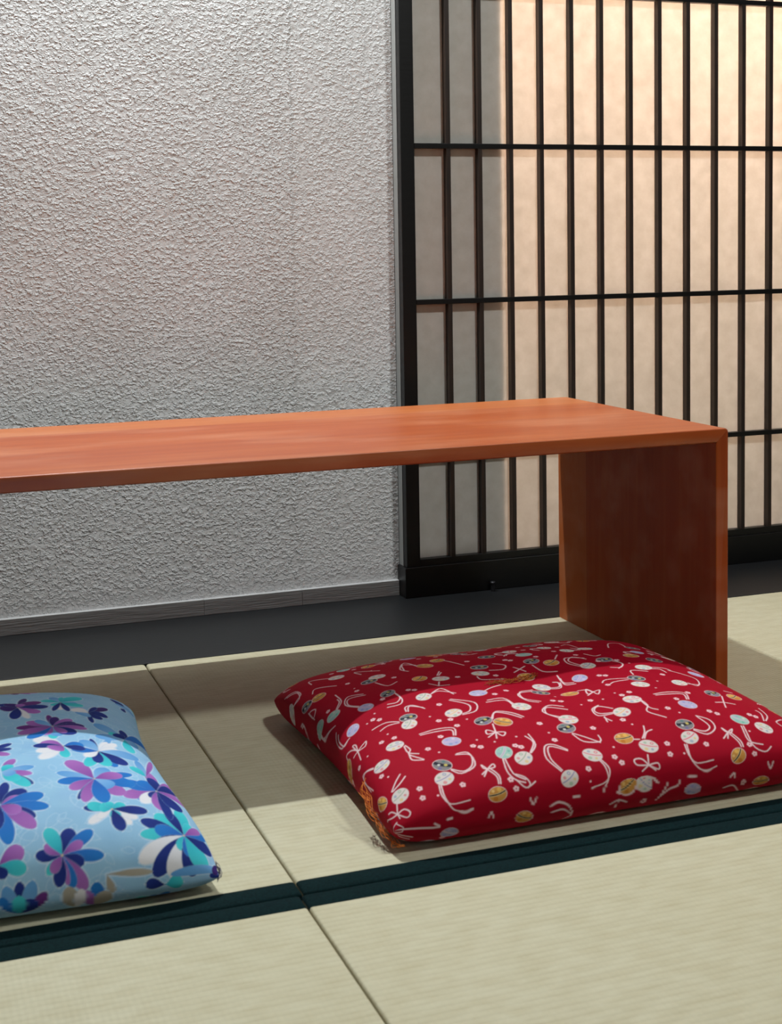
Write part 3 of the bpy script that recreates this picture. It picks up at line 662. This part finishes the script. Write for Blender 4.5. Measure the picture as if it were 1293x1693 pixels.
def red_cloth(cu):
    rng = random.Random(4)
    cl = Cloth(cu.LX, cu.LY, .0005, (168, 4, 36))
    B, F, D, K = PATTERN['balls'], PATTERN['fl'], PATTERN['dots'], PATTERN['cords']
    done = [(B[i] / 1e4, B[i + 1] / 1e4) for i in range(0, len(B), 3)] + [(F[i] / 1e4, F[i + 1] / 1e4) for i in range(0, len(F), 2)]
    done += [(c[i] / 1e4, c[i + 1] / 1e4) for c in K for i in range(0, len(c), 2)]
    done = np.array(done)
    # the same print carries on over the parts of the cloth that lie out of sight
    for _ in range(2600):
        x, y = rng.uniform(-cl.LX, cl.LX), rng.uniform(-cl.LY, cl.LY)
        if np.hypot(done[:, 0] - x, done[:, 1] - y).min() < .030:
            continue
        a = rng.random() * 6.28
        k = rng.choice((0, 0, 1, 2, 3, 4))
        e, n = np.array((math.cos(a), math.sin(a))), np.array((-math.sin(a), math.cos(a)))
        p = np.array((x, y))
        for sg in (-.0022, .0022):
            cl.line([p + e * .010 + n * sg * .3, p + e * .019 + n * sg, p + e * .024 + n * (.008 + sg), p + e * .018 + n * (.018 + sg)], .0017, CREAM)
        ball(cl, x, y, k, a + 1.2, rng)
        done = np.vstack([done, [p, p + e * .018, p + e * .02 + n * .014]])
        tiny_flower(cl, *(p - e * .021), rng)
    for c in K:
        cl.line([(c[i] / 1e4, c[i + 1] / 1e4) for i in range(0, len(c), 2)], .0018, CREAM)
    for i in range(0, len(B), 3):
        ball(cl, B[i] / 1e4, B[i + 1] / 1e4, B[i + 2], rng.uniform(-.9, .9), rng, sq=.6 if abs(B[i + 1] / 1e4) > cu.LY - .008 else 1.0)
    for i in range(0, len(F), 2):
        tiny_flower(cl, F[i] / 1e4, F[i + 1] / 1e4, rng)
    for i in range(0, len(D), 2):
        cl.disc(D[i] / 1e4, D[i + 1] / 1e4, .0014, (244, 200, 206))
    return cl

BLUES = [(38, 58, 140), (40, 124, 206), (96, 160, 222), (172, 112, 192), (74, 206, 216), (232, 232, 238), (70, 48, 122), (112, 56, 134), (176, 170, 158)]
DARKS = [(26, 40, 112), (44, 96, 186), (140, 186, 230), (130, 72, 160), (40, 170, 196), (220, 224, 236), (50, 40, 110), (90, 50, 120), (160, 152, 138)]
def blue_cloth(cu):
    rng = random.Random(9)
    cl = Cloth(cu.LX, cu.LY, .0007, (152, 198, 232))
    nr = np.random.default_rng(5)
    # watercolour ground
    for _ in range(1500):
        x, y, r = nr.uniform(-cl.LX, cl.LX), nr.uniform(-cl.LY, cl.LY), nr.uniform(.006, .02)
        g = cl.region(x - r, x + r, y - r, y + r)
        if g:
            a = np.clip(1 - np.hypot(g[1] - x, g[2] - y) / r, 0, 1)[..., None] * .35
            cl.c[g[0]] = cl.c[g[0]] * (1 - a) + np.array(lin(((132, 182, 224), (164, 208, 234), (150, 188, 230))[nr.integers(3)])) * a
    # pale outlines of ghost petals
    for _ in range(1100):
        x, y, a, L = nr.uniform(-cl.LX, cl.LX), nr.uniform(-cl.LY, cl.LY), nr.uniform(0, 6.28), nr.uniform(.014, .028)
        e, n = np.array((math.cos(a), math.sin(a))), np.array((-math.sin(a), math.cos(a)))
        p = np.array((x, y)); w_ = L * .24
        cl.line([p, p + e * L * .5 + n * w_, p + e * L * .92 + n * w_ * .6, p + e * L, p + e * L * .92 - n * w_ * .6, p + e * L * .5 - n * w_, p], .0009, (182, 214, 240), alpha=.75)
    P = PATTERN['pet']
    cen = np.array(PATTERN['cen'], float).reshape(-1, 2) / 1e4
    flowers = []
    known = np.vstack([cen] + [np.array([[P[i + 2] / 1e4, P[i + 3] / 1e4]]) for i in range(0, len(P), 6)])
    for _ in range(900):
        x, y = rng.uniform(-cl.LX, cl.LX), rng.uniform(-cl.LY, cl.LY)
        if np.hypot(known[:, 0] - x, known[:, 1] - y).min() < .050:
            continue
        n = rng.randint(9, 13)
        a0 = rng.random() * 6
        pal = rng.choice(([0, 1, 3, 4, 0, 1], [4, 5, 0, 2, 4], [3, 7, 0, 1, 3], [0, 1, 4, 5, 3]))
        for k in range(n):
            a = a0 + k * 2 * PI / n
            L = rng.uniform(.027, .042)
            flowers.append((x, y, x + L * math.cos(a), y + L * math.sin(a), rng.uniform(.011, .017), rng.choice(pal)))
        known = np.vstack([known, [[x, y]], [[x + .022 * math.cos(a), y + .022 * math.sin(a)] for a in np.arange(0, 6.28, 1.0)]])
    for i in range(0, len(P), 6):
        flowers.append((P[i] / 1e4, P[i + 1] / 1e4, P[i + 2] / 1e4, P[i + 3] / 1e4, P[i + 4] / 1e4, P[i + 5]))
    for x, y, a, b, wd, k in flowers:
        cl.petal((x, y), (a, b), wd, (200, 222, 244), alpha=.85, grow=.0016)
    for x, y, a, b, wd, k in flowers:
        cl.petal((x, y), (a, b), wd, (150, 190, 228), alpha=.6, grow=.0004)
        cl.petal((x, y), (a, b), wd, BLUES[k], DARKS[k])
    for x, y in cen[:11]:
        cl.disc(x, y, .0012, (214, 190, 150))
    return cl

def cushion(name, cu, cl, label, mat, step):
    root = empty(name, (cu.cx, cu.cy, 0.0), label=label, category='cushion', group='floor cushions')
    V, F, Cc, off = [], [], [], 0
    for part in ('top', 'under'):
        st = step if part == 'top' else step * 1.7
        nx, ny = int(2 * cu.LX / st), int(2 * cu.LY / st)
        k = 1.0 if part == 'top' else 2.0
        tx, ty = np.linspace(-1, 1, nx), np.linspace(-1, 1, ny)
        Pg, Qg = np.meshgrid(np.sign(tx) * (1 - (1 - np.abs(tx)) ** k) * cu.LX, np.sign(ty) * (1 - (1 - np.abs(ty)) ** k) * cu.LY, indexing='ij')
        if part == 'top':
            X = cu.pos(Pg, Qg)
            col = cl.sample(Pg, Qg)
        else:
            X = cu.low(Pg, Qg)
            col = cl.sample(*cu.fold(Pg, Qg))
        X = cu.place(X)
        X[..., 0] -= cu.cx; X[..., 1] -= cu.cy
        idx = np.arange(nx * ny).reshape(nx, ny) + off
        a, b, c, d = idx[:-1, :-1], idx[1:, :-1], idx[1:, 1:], idx[:-1, 1:]
        f = np.stack([a, b, c, d] if part == 'top' else [a, d, c, b], -1).reshape(-1, 4)
        V.append(X.reshape(-1, 3)); F.append(f); Cc.append(col.reshape(-1, 3)); off += nx * ny
    V = np.concatenate(V).astype(np.float32); F = np.concatenate(F).astype(np.int32); Cc = np.concatenate(Cc)
    me = bpy.data.meshes.new('cover')
    me.vertices.add(len(V)); me.vertices.foreach_set('co', V.ravel())
    me.loops.add(F.size); me.loops.foreach_set('vertex_index', F.ravel())
    me.polygons.add(len(F)); me.polygons.foreach_set('loop_start', np.arange(0, F.size, 4, dtype=np.int32))
    me.polygons.foreach_set('use_smooth', np.ones(len(F), bool))
    me.update(calc_edges=True)
    at = me.color_attributes.new('print', 'FLOAT_COLOR', 'POINT')
    at.data.foreach_set('color', np.concatenate([Cc, np.ones((len(Cc), 1))], 1).astype(np.float32).ravel())
    me.materials.append(mat)
    o = bpy.data.objects.new('cover', me)
    COL.objects.link(o)
    o.parent = root
    return root

def tube(bm, pts, r, seg=6):
    pts = [Vector(p) for p in pts]
    rings = []
    for i, p in enumerate(pts):
        t = (pts[min(i + 1, len(pts) - 1)] - pts[max(i - 1, 0)]).normalized()
        a = t.orthogonal().normalized()
        b = t.cross(a)
        rad = r * (1 if 0 < i < len(pts) - 1 else .6)
        rings.append([bm.verts.new(p + a * rad * math.cos(2 * PI * k / seg) + b * rad * math.sin(2 * PI * k / seg)) for k in range(seg)])
    for u, v in zip(rings, rings[1:]):
        for k in range(seg):
            bm.faces.new((u[k], u[(k + 1) % seg], v[(k + 1) % seg], v[k]))
    bm.faces.new(rings[0][::-1]); bm.faces.new(rings[-1])

def strands(name, root, mat, ctrl, n, spread, r, rng, wob=.0012, lift=0.0, label=None):
    """a bundle of threads following the control polyline (world coordinates)"""
    bm = bmesh.new()
    C_ = [Vector(c) for c in ctrl]
    for _ in range(n):
        o = Vector((rng.gauss(0, spread), rng.gauss(0, spread), abs(rng.gauss(0, spread * .6)) + lift))
        pts = []
        m = len(C_) * 4
        ph = [rng.random() * 6 for _ in range(3)]
        t0, t1 = rng.uniform(0, .25), rng.uniform(.75, 1)
        for k in range(m + 1):
            t = (t0 + (t1 - t0) * k / m) * (len(C_) - 1)
            i = min(int(t), len(C_) - 2)
            p = C_[i].lerp(C_[i + 1], t - i)
            pts.append(p + o + Vector((math.sin(t * 5 + ph[0]), math.sin(t * 6 + ph[1]), .5 * math.sin(t * 7 + ph[2]))) * wob - Vector(root.location))
        tube(bm, pts, r)
    ob = mesh_object(name, bm, mat, root, smooth=True)
    if label:
        ob['label'] = label
    return ob

rng = random.Random(3)
red = cushion('floor_cushion', RED, red_cloth(RED), 'red square floor cushion printed with small round bells and cords, half under the table', printed_cloth('red_printed_cotton', 0), .0008)
strands('tuft', red, M_OCHRE, [(0.724, 1.611, 0.1058), (0.738, 1.615, 0.1056), (0.765, 1.62, 0.103), (0.791, 1.63, 0.1016), (0.807, 1.634, 0.1016), (0.812, 1.635, 0.1018)], 9, .0017, .0004, rng, .0030, label='ochre thread tuft in the middle of the cushion')
strands('tassel', red, M_ORANGE, [(0.512, 1.49, 0.056), (0.5105, 1.472, 0.044), (0.5115, 1.452, 0.031), (0.516, 1.432, 0.019), (0.523, 1.408, 0.009), (0.531, 1.399, 0.01)], 10, .0016, .00042, rng, .0026, label='orange thread tassel at the front corner')
blue = cushion('floor_cushion', BLUE, blue_cloth(BLUE), 'pale blue floor cushion with blue, purple and turquoise flowers at the left edge', printed_cloth('blue_flowered_cotton', 0), .0011)
strands('tassel', blue, M_GREYTHREAD, [(0.315, 1.405, 0.03), (0.3205, 1.394, 0.022), (0.319, 1.385, 0.012)], 10, .0014, .0004, rng, .0016, label='short grey thread tassel at the corner')
